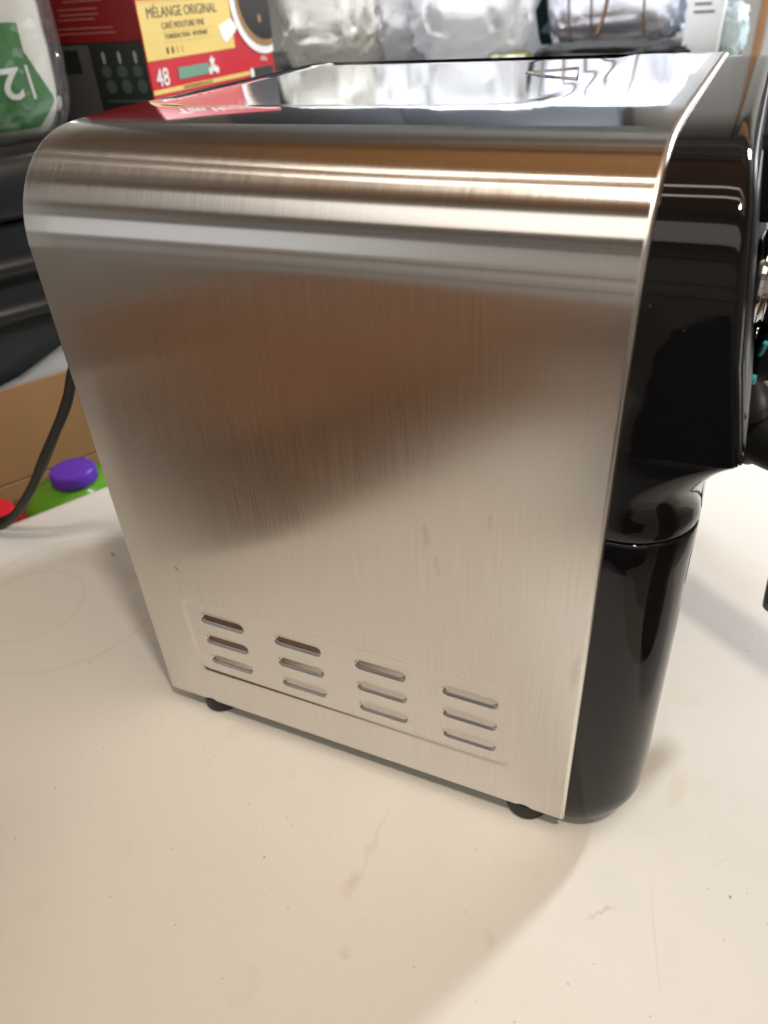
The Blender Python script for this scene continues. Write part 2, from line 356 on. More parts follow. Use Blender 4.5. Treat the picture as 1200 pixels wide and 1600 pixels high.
# ------------------------------------------------------------------ espresso machine
LX, WY, H, Rr, Z0 = 0.270, 0.351, 0.3545, 0.046, 0.012
em = thing("espresso_machine", "brushed steel espresso machine with glossy black front, standing on the white table", "espresso machine", (0, 0, 0))
A_END = R(85.7); DROP = math.tan(R(4.3)) * 0.039 / 2
ZC = H - DROP - Rr * math.sin(A_END)      # centre height of the shoulder
def profile(inset=0.0, z0=Z0, full=True, n_arc=26):
    """(y, z) from the near foot, over the shoulder, to the far foot"""
    P = [(inset, z0), (inset, z0 + .0006), (inset, 0.036), (inset, 0.108), (inset, ZC - 0.02), (inset, ZC - 0.002)] if z0 < 0.03 else [(inset, z0), (inset, z0 + .004), (inset, ZC - 0.02), (inset, ZC - 0.002)]
    for i in range(n_arc + 1):
        a = A_END * i / n_arc; r = Rr - inset
        P.append((Rr - r * math.cos(a), ZC + r * math.sin(a)))
    ye, ze = P[-1]
    for t in (.12, .25, .4, .55, .7, .85, 1.0):
        s = math.tan(R(4.3)); P.append((ye + .039 * t, ze + s * .039 * (t - t * t / 2)))
    if full: P = P + [(WY - y, z) for y, z in reversed(P)]
    return P
def pnorm(P):
    N = []
    for i in range(len(P)):
        a, b = P[max(i - 1, 0)], P[min(i + 1, len(P) - 1)]
        d = Vector((b[0] - a[0], b[1] - a[1])).normalized(); N.append((d.y, -d.x))   # inward
    return N

P = profile(); N = pnorm(P)
half = len(P) // 2
i_arc_end = 6 + 26
arc = [0.0]
for a, b in zip(P, P[1:]): arc.append(arc[-1] + math.hypot(b[0] - a[0], b[1] - a[1]))
HEM = 0.0022
xs = []
for i in range(6):
    a = R(90 * i / 5); xs.append((HEM * (1 - math.sin(a)) * 0.6, HEM * (1 - math.cos(a)) * 0 + HEM * 0.0 + HEM * (1 - math.sin(a)) * 0))
xs = [(0.0, 0.0016), (0.0002, 0.0007), (0.0008, 0.0001), (0.0014, 0), (0.020, 0), (0.027, 0), (0.243, 0), (0.262, 0), (LX - 0.0026, 0)]
for i in range(0, 7):
    a = R(15 * i); xs.append((LX - HEM + HEM * math.sin(a), HEM * (1 - math.cos(a))))
def in_hole(i, j):   # vent opening on the near side
    return i == 2 and abs(xs[j][0] - 0.027) < 1e-6
bm = bmesh.new(); uvl = bm.loops.layers.uv.new("grain")
# the shell carries the shoulder; the polished plate closes the top between the shoulders
rows = []
top_a, top_b = i_arc_end, len(P) - 1 - i_arc_end
for i in range(len(P)):
    rows.append([bm.verts.new((x, P[i][0] + N[i][0] * ins, P[i][1] + N[i][1] * ins)) for x, ins in xs])
for i in range(len(P) - 1):
    for j in range(len(xs) - 1):
        if in_hole(i, j): continue
        if top_a <= i < top_b and 3 <= j < 7: continue
        f = bm.faces.new((rows[i][j], rows[i][j + 1], rows[i + 1][j + 1], rows[i + 1][j]))
        for l, (ii, jj) in zip(f.loops, ((i, j), (i, j + 1), (i + 1, j + 1), (i + 1, j))):
            l[uvl].uv = (arc[ii], xs[jj][0])
# turn the bottom rim inward
for side in (0, len(P) - 1):
    rim = rows[side]; sgn = 1 if side == 0 else -1
    r1 = [bm.verts.new((v.co.x, v.co.y + sgn * .0015, v.co.z - .0006)) for v in rim]
    for j in range(len(xs) - 1):
        f = bm.faces.new((rim[j], rim[j + 1], r1[j + 1], r1[j]))
        for l in f.loops: l[uvl].uv = (0, l.vert.co.x)
bmesh.ops.delete(bm, geom=[v for v in bm.verts if not v.link_faces], context='VERTS')
bmesh.ops.recalc_face_normals(bm, faces=bm.faces)
if sum((f.normal.y * f.calc_area()) for f in bm.faces if f.calc_center_median().y < .03) > 0: bmesh.ops.reverse_faces(bm, faces=bm.faces)
for f in bm.faces:
    if f.calc_center_median().x > LX - HEM: f.material_index = 1
shell = link_mesh("steel_shell", bm, [STEEL, EDGE], em)

# vent panel: pressed field with twelve pressed louvre slots
def slot_depth(dx, dz):
    sd = sd_rr(dx, dz, 0.0153, 0.0034, 0.0033)
    w = sstep(0.0005, -0.0009, sd)
    return w * (0.0018 + 0.00095 * min(1, max(-1, dz / 0.003))) - 0.00022 * math.exp(-((sd - 0.0009) / 0.0007) ** 2)
slots = [(x, z) for x in (0.0575, 0.1095, 0.1618, 0.2137) for z in (0.0898, 0.0722, 0.0548)]
def vent_d(x, z):
    sd = sd_rr(x - 0.135, z - 0.0728, 0.1035, 0.0305, 0.007)
    d = 0.0011 * sstep(0.0012, -0.0024, sd)
    for sx, sz in slots:
        if abs(x - sx) < .018 and abs(z - sz) < .006: d += slot_depth(x - sx, z - sz)
    return d
nx, nz = 432, 180
gx = [0.027 + 0.216 * i / nx for i in range(nx + 1)]; gz = [0.036 + 0.072 * i / nz for i in range(nz + 1)]
D = [[vent_d(x, z) for x in gx] for z in gz]
def owner(i, j):
    x, z = gx[i] + .00025, gz[j] + .0002
    for k, (sx, sz) in enumerate(slots):
        if abs(x - sx) < 0.0169 and abs(z - sz) < 0.0051: return k
    return -1
bms = {}
for j in range(nz):
    for i in range(nx):
        k = owner(i, j)
        if k not in bms:
            b = bmesh.new(); bms[k] = (b, b.loops.layers.uv.new("grain"), {})
        b, ul, vd = bms[k]
        q = []
        for (ii, jj) in ((i, j), (i + 1, j), (i + 1, j + 1), (i, j + 1)):
            if (ii, jj) not in vd: vd[(ii, jj)] = b.verts.new((gx[ii], D[jj][ii], gz[jj]))
            q.append(vd[(ii, jj)])
        f = b.faces.new(q)
        for l in f.loops: l[ul].uv = (l.vert.co.z - Z0, l.vert.co.x)
link_mesh("vent_panel", bms[-1][0], STEEL, em)
for k in range(12): link_mesh("vent_slot", bms[k][0], STEEL, em)

# polished top plate with a shallow cup tray
xa, xb = 0.0014, 0.262
ya, za = P[i_arc_end]
def top_z(x, y):
    yy = min(y, WY - y); s = math.tan(R(4.3))
    t = min(1, max(0, (yy - ya) / .039)); z = za + s * .039 * (t - t * t / 2)
    sd = sd_rr(x - 0.108, y - 0.207, 0.112, 0.126, 0.04)
    z -= 0.0014 * sstep(0.001, -0.015, sd)
    return z
ny_, nx_ = 190, 150
rowsT = []
for j in range(ny_ + 1):
    y = ya + (WY - 2 * ya) * j / ny_
    rowsT.append([(xa + (xb - xa) * i / nx_, y, top_z(xa + (xb - xa) * i / nx_, y)) for i in range(nx_ + 1)])
bm = grid_bm(rowsT); bmesh.ops.recalc_face_normals(bm, faces=bm.faces)
if sum(f.normal.z for f in bm.faces) < 0: bmesh.ops.reverse_faces(bm, faces=bm.faces)
link_mesh("top_plate", bm, MIRROR, em)
zt = H - 0.0022
link_mesh("lid_catch", tube_bm([(.172, .214, zt + .001), (.197, .232, zt + .001), (.207, .180, zt + .001), (.185, .196, zt + .001), (.172, .214, zt + .001)], 0.0005, 8, 0), CHROME, em)

# dark pan under the shell and rear board
box("base_pan", (0.004, 0.262, 0.004, WY - .004, 0.0125, 0.030), DARKPAN, em)
box("rear_panel", (0.0018, 0.006, 0.003, WY - .003, 0.031, 0.315), MATTE, em)

# black head: same profile as the shell, leaning forward
def xf(z):
    T = ((0.245, 0.3125), (0.252, 0.3115), (0.274, 0.3058), (0.305, 0.3015), (0.338, 0.2968), (0.356, 0.2925))
    if z <= T[0][0]: return T[0][1]
    for (a, b), (c, d) in zip(T, T[1:]):
        if z <= c: return b + (d - b) * (z - a) / (c - a)
    return T[-1][1]
def head_bm(inset, z0, xback, add, fil, nf=6):
    Ph = profile(inset, z0); Nh = pnorm(Ph); bm = bmesh.new(); rows = []
    for i, ((y, z), (ny, nz2)) in enumerate(zip(Ph, Nh)):
        f = xf(z) + add
        st = [(xback, 0), (f - fil - .004, 0), (f - fil, 0)] + [(f - fil + fil * math.sin(R(90 * k / nf)), fil * (1 - math.cos(R(90 * k / nf)))) for k in range(1, nf + 1)]
        # fillet the lower edge too
        lift = max(0, 1 - (z - z0) / .004) if z < ZC - .03 else 0
        rows.append([bm.verts.new((x, y + ny * d, z + nz2 * d + lift * d)) for x, d in st])
    for a, b in zip(rows, rows[1:]):
        for k in range(len(a) - 1): bm.faces.new((a[k], a[k + 1], b[k + 1], b[k]))
    n = len(rows)
    for i in range(n // 2 - 1):       # close the front across
        bm.faces.new((rows[i][-1], rows[n - 1 - i][-1], rows[n - 2 - i][-1], rows[i + 1][-1]))
    a, b = rows[0], rows[-1]          # underside
    for k in range(len(a) - 1): bm.faces.new((a[k], b[k], b[k + 1], a[k + 1]))
    bmesh.ops.recalc_face_normals(bm, faces=bm.faces)
    return bm
sharp(link_mesh("front_housing", head_bm(0.0022, 0.250, 0.263, 0, 0.004), GLOSS, em), 40)
sharp(link_mesh("front_frame", head_bm(0.0070, 0.254, 0.285, 0.0009, 0.0018), GLOSS2, em), 40)
sharp(link_mesh("control_panel", head_bm(0.0150, 0.262, 0.285, 0.0014, 0.002), GLOSS2, em), 40)

box("display_hood", (0.288, 0.3130, 0.090, WY - .090, 0.3105, 0.3425), GLOSS2, em, bev=.006, seg=4)
# neck and lower column with rounded corners
def column_bm(levels, xb=0.262, d=0.0022, nc=10):
    """levels: (z, front x, corner radius, side inset)"""
    bm = bmesh.new(); rings = []
    for z, fx, rc, si in levels:
        y0, y1 = d + si, WY - d - si; pts = [(xb, y0), (xb + .006, y0)]
        for k in range(nc + 1):
            a = R(-90 + 90 * k / nc); pts.append((fx - rc + rc * math.cos(a), y0 + rc + rc * math.sin(a)))
        for k in range(nc + 1):
            a = R(90 * k / nc); pts.append((fx - rc + rc * math.cos(a), y1 - rc + rc * math.sin(a)))
        pts += [(xb + .006, y1), (xb, y1)]
        rings.append([bm.verts.new((x, y, z)) for x, y in pts])
    n = len(rings[0])
    for a, b in zip(rings, rings[1:]):
        for i in range(n): bm.faces.new((a[i], a[(i + 1) % n], b[(i + 1) % n], b[i]))
    bm.faces.new(rings[0]); bm.faces.new(rings[-1])
    bmesh.ops.recalc_face_normals(bm, faces=bm.faces)
    return bm
lev = []
rb = 0.027
for k in range(9):
    a = R(90 * k / 8); s = rb * (1 - math.sin(a))
    lev.append((0.0045 + rb * (1 - math.cos(a)), 0.3055 - s, max(0.012, 0.030 - s * .6), min(s, .0) + s * 0.18))
lev += [(0.06, 0.3055, 0.030, 0), (0.13, 0.3048, 0.030, 0), (0.19, 0.3038, 0.030, 0), (0.2055, 0.3035, 0.030, 0), (0.2067, 0.3031, 0.030, 0.0004), (0.2072, 0.3023, 0.030, 0.0012)]
sharp(link_mesh("base_column", column_bm(lev), GLOSS, em), 50)
lev = [(0.2076, 0.3020, 0.030, 0.0010), (0.2081, 0.3030, 0.030, 0.0003), (0.2095, 0.3034, 0.030, 0)]
for k in range(11):
    t = k / 10; z = 0.214 + 0.0358 * t
    lev.append((z, 0.3032 - 0.0022 * math.sin(math.pi * min(1, t * 1.6)) + 0.0095 * max(0, (t - .35) / .65) ** 2.6, 0.030 - 0.022 * t ** 2, 0))
sharp(link_mesh("neck", column_bm(lev), GLOSS, em), 50)

# feet
for fx, fy in ((0.033, 0.0118), (0.247, 0.0118), (0.033, WY - .017), (0.247, WY - .017)):
    link_mesh("foot", lathe_bm([(0.009, 0.0), (0.0118, 0.0006), (0.0125, 0.002), (0.0125, 0.011), (0.0125, 0.0124)], 28, Matrix.Translation((fx, fy, 0.0002))), RUBBER, em)

# front fittings: steam knob, lit marks, group head, portafilter handle, steam wand
RX = Matrix.Rotation(R(90), 4, 'Y')
def along_x(prof, x, y, z, n=40, yaw=0): return lathe_bm(prof, n, Matrix.Translation((x, y, z)) @ Matrix.Rotation(R(yaw), 4, "Z") @ RX)
link_mesh("steam_knob", sharp_bm := along_x([(0.012, 0), (0.020, 0.0004), (0.0215, 0.002), (0.0215, 0.006), (0.020, 0.007), (0.020, 0.009), (0.0215, 0.010), (0.0215, 0.032), (0.020, 0.034), (0.006, 0.0345)], 0.3040, 0.115, 0.281), CHROME, em)
link_mesh("steam_hub", along_x([(0.016, 0), (0.017, 0.001), (0.016, 0.008), (0.012, 0.009)], 0.2990, 0.115, 0.281), GLOSS2, em)
link_mesh("indicator_mark", tube_bm([(0.3152, 0.092, 0.262), (0.3150, 0.099, 0.2555), (0.3146, 0.102, 0.252)], 0.0012, 8, 4), CYAN, em)
link_mesh("indicator_mark", tube_bm([(0.3135, 0.088, 0.2485), (0.3135, 0.088, 0.2445)], 0.0014, 8, 0), CYAN, em)
link_mesh("selector_dial", along_x([(0.006, 0), (0.015, 0.0005), (0.016, 0.003), (0.014, 0.010), (0.005, 0.011)], 0.3125, 0.116, 0.250), GLOSS2, em)
link_mesh("group_head", lathe_bm([(0.030, 0.0), (0.034, 0.002), (0.034, 0.030), (0.030, 0.058)], 44, Matrix.Translation((0.300, 0.175, 0.192))), CHROME, em)
hx, hy, hz = 0.3245, 0.178, 0.178
h = along_x([(0.010, 0), (0.0165, 0.0008), (0.0185, 0.003), (0.0192, 0.012), (0.0185, 0.03), (0.0165, 0.06), (0.0175, 0.09), (0.0185, 0.112), (0.014, 0.118), (0.004, 0.12)], hx, hy, hz, yaw=-36)
link_mesh("portafilter_handle", h, MATTE, em)
link_mesh("portafilter_collar", along_x([(0.0195, 0), (0.0215, 0.001), (0.0215, 0.006), (0.0195, 0.007)], 0.3262, hy - .001, hz, yaw=-36), MATTE, em)
link_mesh("steam_wand", tube_bm([(0.330, 0.185, 0.20), (0.348, 0.180, 0.15), (0.361, 0.176, 0.10), (0.3655, 0.175, 0.052)], lambda t: 0.0078 if t > .45 else 0.004, 16, 8), MATTE, em)

# power cord, leaves the back panel and hangs over the table edge
link_mesh("power_cord", tube_bm([(0.004, 0.12, 0.255), (-0.030, 0.085, 0.240), (-0.062, 0.066, 0.222), (-0.105, 0.077, 0.172), (-0.155, 0.083, 0.117), (-0.195, 0.088, 0.073), (-0.255, 0.095, 0.021), (-0.300, 0.092, 0.0068), (-0.37, 0.06, 0.004), (-0.46, 0.02, -0.10), (-0.50, 0.0, -0.40), (-0.52, 0.0, -0.74)], 0.0036, 12, 10), RUBBER, em)
link_mesh("power_cord", tube_bm([(0.004, 0.11, 0.262), (-0.025, 0.078, 0.248), (-0.054, 0.064, 0.232), (-0.100, 0.082, 0.185), (-0.152, 0.090, 0.124), (-0.195, 0.096, 0.078), (-0.255, 0.105, 0.024), (-0.300, 0.103, 0.0066), (-0.37, 0.07, 0.0036), (-0.455, 0.03, -0.10), (-0.49, 0.01, -0.40), (-0.51, 0.01, -0.74)], 0.0034, 12, 10), RUBBER, em)

# ------------------------------------------------------------------ added brown carton, stand-in for the photographer's blur in the steel side
CARD = pm("brown_cardboard", (0.33, 0.19, 0.085), 0.75, 0, 0.10, 18, bump=0.1, bscale=300)
def stand_in_carton(name, label, origin, d1, l1, l2, h_):
    """flap-closed carton: origin is one lower corner, d1 the direction of its first side"""
    t = thing(name, label, "cardboard box", origin, (0, 0, math.atan2(d1[1], d1[0])))
    th = .004
    for nm, b in (("side_panel", (0, l1, 0, th, 0, h_)), ("side_panel", (0, l1, l2 - th, l2, 0, h_)), ("side_panel", (0, th, th + .0004, l2 - th - .0004, 0, h_)), ("side_panel", (l1 - th, l1, th + .0004, l2 - th - .0004, 0, h_)),
                  ("flap", (.0005, l1 - .0005, 0, l2 / 2 - .001, h_ + .0004, h_ + .004)), ("flap", (.0005, l1 - .0005, l2 / 2 + .001, l2, h_ + .0004, h_ + .004))):
        box(nm, b, CARD2, t, bev=.0008, seg=1)
    box("stand_in_tape", (.001, l1 - .001, l2 / 2 - .024, l2 / 2 + .024, h_ + .0043, h_ + .0047), TAPE, t)
    return t
CARD2 = pm("stand_in_cardboard", (0.19, 0.085, 0.026), 0.75, 0, 0.10, 18, bump=0.1, bscale=300)
TAPE = pm("stand_in_tape", (0.20, 0.092, 0.030), 0.35)
stand_in_carton("carton", "added low brown carton standing in for the photographer, mirrored as a brown blur in the steel", (-0.035, -0.165, 0.0005), (-.88, -.47), 0.40, 0.42, 0.10)
NAVY = pm("stand_in_navy_cloth", (0.012, 0.015, 0.028), 0.85, 0, .25, 40, bump=.3, bscale=150)

# ------------------------------------------------------------------ storage totes left of the table, carton, bottle
TOTE = pm("black_tote_plastic", (0.020, 0.023, 0.026), 0.30, 0, 0.25, 12, bump=0.15, bscale=30)
def tote(label, u0, u1, k0, k1, z0, z1, group, ribs):
    t = thing("storage_tote", label, "storage tote", TB((u0 + u1) / 2, (k0 + k1) / 2, z0), (0, 0, math.atan2(eu.y, eu.x)), group)
    a, b, h = (u1 - u0) / 2, (k1 - k0) / 2, z1 - z0
    # local x along u, local y = -k direction
    bm = bmesh.new(); rings = []
    for f, z in ((.93, 0), (.935, .004), (.955, h * .55), (.965, h - .06)):
        rings.append([bm.verts.new((x, y, z)) for x, y in rounded_poly(-a * f, a * f, -b * f, b * f, .03, 5)])
    for q, w in zip(rings, rings[1:]):
        n = len(q)
        for i in range(n): bm.faces.new((q[i], q[(i + 1) % n], w[(i + 1) % n], w[i]))
    bm.faces.new(rings[0]); bm.faces.new(rings[-1]); bmesh.ops.recalc_face_normals(bm, faces=bm.faces)
    sharp(link_mesh("body", bm, TOTE, t), 50)
    for zr in ribs:
        bm = bmesh.new(); rings = []
        for f, z in ((.955, zr), (.995, zr + .003), (.997, zr + .016), (.96, zr + .022)):
            rings.append([bm.verts.new((x, y, z)) for x, y in rounded_poly(-a * f, a * f, -b * f, b * f, .032, 5)])
        for q, w in zip(rings, rings[1:]):
            n = len(q)
            for i in range(n): bm.faces.new((q[i], q[(i + 1) % n], w[(i + 1) % n], w[i]))
        bmesh.ops.recalc_face_normals(bm, faces=bm.faces); link_mesh("rib", bm, TOTE, t)
    bm = bmesh.new(); rings = []
    for f, z in ((.95, h - .058), (.99, h - .056), (1.0, h - .05), (1.0, h - .022), (.985, h - .010), (.97, h - .002), (.95, h), (.93, h - .0005), (.92, h - .006), (.9, h - .007)):
        rings.append([bm.verts.new((x, y, z)) for x, y in rounded_poly(-a * f, a * f, -b * f, b * f, .035, 6)])
    for q, w in zip(rings, rings[1:]):
        n = len(q)
        for i in range(n): bm.faces.new((q[i], q[(i + 1) % n], w[(i + 1) % n], w[i]))
    bm.faces.new(rings[-1]); bmesh.ops.recalc_face_normals(bm, faces=bm.faces)
    sharp(link_mesh("lid", bm, TOTE, t), 60)
    return t
tote("glossy black ribbed plastic tote behind the machine, under the green-labelled bag", -0.45, 0.62, -1.0, -0.452, -0.298, 0.284, None, (.30, .345, .425, .47))
tote("black plastic tote on the floor beside the table under the brown carton", -0.55, 0.72, -1.05, -0.318, -0.745, -0.30, None, ())

car = thing("open_carton", "open brown cardboard carton with bottles inside, left of the table", "cardboard box")
def card(name, u0, u1, k0, k1, z0, z1):
    c = [TB(u, k, z) for z in (z0, z1) for (u, k) in ((u0, k0), (u1, k0), (u1, k1), (u0, k1))]
    bm = bmesh.new(); v = [bm.verts.new(p) for p in c]
    for f in ((0, 1, 2, 3), (4, 5, 6, 7), (0, 1, 5, 4), (1, 2, 6, 5), (2, 3, 7, 6), (3, 0, 4, 7)): bm.faces.new([v[i] for i in f])
    bmesh.ops.recalc_face_normals(bm, faces=bm.faces); return link_mesh(name, bm, CARD, car, smooth=False)
card("back_panel", -0.30, 0.42, -0.444, -0.440, -0.299, -0.035)
card("flap", -0.30, 0.42, -0.4465, -0.4425, -0.033, 0.070)
card("front_panel", -0.30, 0.42, -0.322, -0.318, -0.299, -0.12)
card("side_panel", -0.304, -0.3005, -0.44, -0.322, -0.299, -0.06)
card("side_panel", 0.4205, 0.424, -0.44, -0.322, -0.299, -0.06)
card("bottom_panel", -0.30, 0.42, -0.4395, -0.3225, -0.299, -0.295)

GREENB = pm("green_bottle_plastic", (0.10, 0.30, 0.02), 0.18, 0, 0.2, 20)
PURPLE = pm("purple_cap_plastic", (0.11, 0.03, 0.42), 0.35)
REDP = pm("red_plastic", (0.60, 0.012, 0.03), 0.3)
bt = thing("bottle", "green plastic bottle with a purple screw cap, standing in the carton", "bottle", TB(0.056, -0.378, -0.2945))
zz = 0.312
link_mesh("body", lathe_bm([(0.030, 0), (0.046, .002), (0.050, .010), (0.058, .012), (0.060, .10), (0.060, zz - .072), (0.057, zz - .058), (0.044, zz - .047), (0.022, zz - .0425), (0.0195, zz - .040)], 36), GREENB, bt)
bm = lathe_bm([(0.0195, 0), (0.0235, .0006), (0.0240, .002), (0.0238, .0125), (0.0225, .0150), (0.0200, .0158), (0.010, .0155), (0.002, .0154)], 96, Matrix.Translation((0, 0, zz - .0405)))
for v in bm.verts:       # grip ridges
    if math.hypot(v.co.x, v.co.y) > .0232 and v.co.z < zz - .0405 + .0135: v.co.xy *= 1 + (.018 if round(math.atan2(v.co.y, v.co.x) / (2 * math.pi / 96)) % 2 else 0)
sharp(link_mesh("cap", bm, PURPLE, bt), 40)
link_mesh("label_band", lathe_bm([(0.0605, .04), (0.0608, .041), (0.0608, .21), (0.0605, .211)], 36), pm("lime_print", (0.25, 0.62, 0.03), 0.35), bt)
rd = thing("bottle", "red plastic bottle lying low in the carton beside the power cord", "bottle", TB(-0.040, -0.385, -0.2945))
link_mesh("body", lathe_bm([(0.030, 0), (0.044, .002), (0.047, .010), (0.047, .215), (0.045, .235), (0.036, .248), (0.0285, .252)], 36), REDP, rd)
link_mesh("cap", lathe_bm([(0.0285, 0), (0.0300, .001), (0.0300, .016), (0.026, .018), (0.004, .0185)], 36, Matrix.Translation((0, 0, .2522))), REDP, rd)

# white sheet between carton flap and tote
SHEET = pm("white_plastic_sheet", (0.74, 0.78, 0.82), 0.35, 0, 0.05, 12, bump=0.3, bscale=18)
rows = []
for j in range(5):
    t = j / 4; rows.append([TB(u, -0.4478 - .0022 * math.sin(u * 40 + j) * t - .001, 0.050 + t * (0.018 + max(0, (u - 0.022)) * .36)) for u in [-.10 + .05 * i for i in range(11)]])
bm = grid_bm(rows); bmesh.ops.solidify(bm, geom=bm.faces[:], thickness=0.0006)
tag(link_mesh("plastic_sheet", bm, SHEET), "bright white plastic sheet tucked between the brown carton and the black tote", "plastic sheet")

# ------------------------------------------------------------------ green-labelled bag on the tote
CREAM = pm("cream_bag_paper", (0.70, 0.68, 0.60), 0.5, 0, 0.07, 25, bump=0.3, bscale=40)
GREEN = pm("green_label_print", (0.008, 0.17, 0.022), 0.32, 0, 0.12, 20)
PRINTW = pm("white_print", (0.78, 0.79, 0.77), 0.4, 0, 0.03, 40)
PALEB = pm("pale_blue_print", (0.55, 0.75, 0.78), 0.4)
GREYP = pm("grey_bag_band", (0.38, 0.38, 0.36), 0.5)
def clear_film(name, rough=0.08, tint=(0.93, 0.95, 0.97), opac=0.07, white=0.8, bs=60):
    mt = bpy.data.materials.new(name); mt.use_nodes = True; nt = mt.node_tree; L = nt.links
    nt.nodes.remove(nt.nodes["Principled BSDF"]); out = nt.nodes["Material Output"]
    tr = nd(nt, "ShaderNodeBsdfTransparent"); tr.inputs[0].default_value = (*tint, 1)
    gl = nd(nt, "ShaderNodeBsdfGlossy"); gl.inputs["Roughness"].default_value = rough
    df = nd(nt, "ShaderNodeBsdfDiffuse"); df.inputs[0].default_value = (white, white, white, 1)
    tc = nd(nt, "ShaderNodeTexCoord"); n = nd(nt, "ShaderNodeTexVoronoi", feature='SMOOTH_F1'); n.inputs["Scale"].default_value = bs; L.new(tc.outputs["Object"], n.inputs["Vector"])
    b = nd(nt, "ShaderNodeBump"); b.inputs["Strength"].default_value = 0.7; b.inputs["Distance"].default_value = 0.006; L.new(n.outputs["Distance"], b.inputs["Height"])
    L.new(b.outputs[0], gl.inputs["Normal"]); L.new(b.outputs[0], df.inputs["Normal"])
    fr0 = nd(nt, "ShaderNodeLayerWeight"); fr0.inputs["Blend"].default_value = .25; L.new(b.outputs[0], fr0.inputs["Normal"])
    fr = nd(nt, "ShaderNodeMapRange"); fr.inputs[3].default_value = .03; fr.inputs[4].default_value = .6; L.new(fr0.outputs["Facing"], fr.inputs[0])
    m1 = nd(nt, "ShaderNodeMixShader"); m1.inputs[0].default_value = opac; L.new(tr.outputs[0], m1.inputs[1]); L.new(df.outputs[0], m1.inputs[2])
    m2 = nd(nt, "ShaderNodeMixShader"); L.new(fr.outputs[0], m2.inputs[0]); L.new(m1.outputs[0], m2.inputs[1]); L.new(gl.outputs[0], m2.inputs[2])
    L.new(m2.outputs[0], out.inputs["Surface"]); return mt
FILM = clear_film("clear_film")
gb = thing("plastic_bag", "clear plastic bag with a green and cream label printed 2, sitting on the black tote", "bag", TB(0.04, -0.53, 0.284))
gbw = gb.matrix_basis.translation.copy()
def bag_k(u, z):    # front surface of the bag
    du, dz = (u - 0.03) / 0.17, (z - 0.43) / 0.155
    return -0.505 + 0.045 * max(0, 1 - abs(du) ** 3) ** .5 * max(0.0, 1 - abs(dz) ** 4) ** .5
def bag_mesh(name, off, uscale, mat, du_=0.0):
    rows = []
    for j in range(33):
        z = 0.4375 + 0.1525 * math.sin(math.pi * (j / 32 - .5)) + 0.0
        hw = 0.16 * uscale * (1 - .10 * abs((z - .43) / .16) ** 3); row = []
        for i in range(49):
            a = 2 * math.pi * i / 48; c, s = math.cos(a), math.sin(a)
            f = max(0, 1 - abs((z - .4375) / .1527) ** 6) ** .30
            pt = Vector((0.03 + du_ + hw * math.copysign(abs(c) ** .55, c) * (.80 + .20 * f), -0.535 + (0.070 * f + off) * math.copysign(abs(s) ** .32, s), z))
            w = noise.noise(Vector((pt.x * 14, pt.y * 14, z * 14))) * .006 + noise.noise(Vector((pt.x * 45, pt.y * 45, z * 45))) * .0022
            pt.y += w * f * (1 if off == 0 else 1.5); row.append(TB(pt.x, pt.y, pt.z) - gbw)
        rows.append(row)
    bm = grid_bm(rows); bmesh.ops.remove_doubles(bm, verts=bm.verts, dist=1e-5)
    for e in (rows[0], rows[-1]): pass
    bmesh.ops.holes_fill(bm, edges=bm.edges); bmesh.ops.recalc_face_normals(bm, faces=bm.faces)
    return link_mesh(name, bm, mat, gb)
inner = bag_mesh("printed_bag", 0.0, 0.98, CREAM, 0.004)
bag_mesh("clear_wrap", 0.006, 1.03, FILM, 0.008)
BVH = BVHTree.FromPolygons([v.co.copy() for v in inner.data.vertices], [list(p.vertices) for p in inner.data.polygons])
# printed shapes laid on the front of the bag (wrapped onto its surface)
def drape(name, pts, mat, lift=0.0012, parent=gb, sub=4):
    bm = bmesh.new(); v = [bm.verts.new((u, z, 0)) for u, z in pts]; bm.faces.new(v)
    bmesh.ops.triangulate(bm, faces=bm.faces)
    for _ in range(sub): bmesh.ops.subdivide_edges(bm, edges=bm.edges, cuts=1, use_grid_fill=True)
    dirn = -en
    for q in bm.verts:
        o = TB(q.co.x, -0.30, q.co.y) - gbw
        loc = BVH.ray_cast(o, dirn)[0]
        q.co = (loc if loc else TB(q.co.x, -0.475, q.co.y) - gbw) + en * lift
    bmesh.ops.recalc_face_normals(bm, faces=bm.faces)
    return link_mesh(name, bm, mat, parent)
bpy.context.view_layer.update()
drape("green_label", [(0.01, 0.388), (0.148, 0.388), (0.158, 0.387), (0.157, 0.365), (0.177, 0.322), (0.156, 0.301), (0.12, 0.301), (0.01, 0.301)], GREEN)
drape("grey_band", [(0.0, 0.4005), (0.140, 0.4005), (0.140, 0.3905), (0.0, 0.3905)], GREYP)
drape("label_bar", [(0.1535, 0.354), (0.1563, 0.354), (0.1573, 0.326), (0.1545, 0.326)], PRINTW, .0022, sub=3)
drape("pale_dot", [(0.104 + .011 * math.cos(a * .5236), 0.298 + .008 * math.sin(a * .5236)) for a in range(12)], PALEB, .0022, sub=3)
# the figure 2, upside down
two = text("label_figure", "2", 0.036, PRINTW, Matrix.Identity(4), gb, sx=1.2, bold=.0006)
bb = [v.co.copy() for v in two.data.vertices]
cx_ = (min(b.x for b in bb) + max(b.x for b in bb)) / 2; cy_ = (min(b.y for b in bb) + max(b.y for b in bb)) / 2
for v in two.data.vertices:
    lu, lz = 0.137 - (v.co.x - cx_), 0.340 - (v.co.y - cy_)
    loc = BVH.ray_cast(TB(lu, -0.30, lz) - gbw, -en)[0]
    v.co = (loc if loc else TB(lu, -0.475, lz) - gbw) + en * (.0024 + v.co.z)

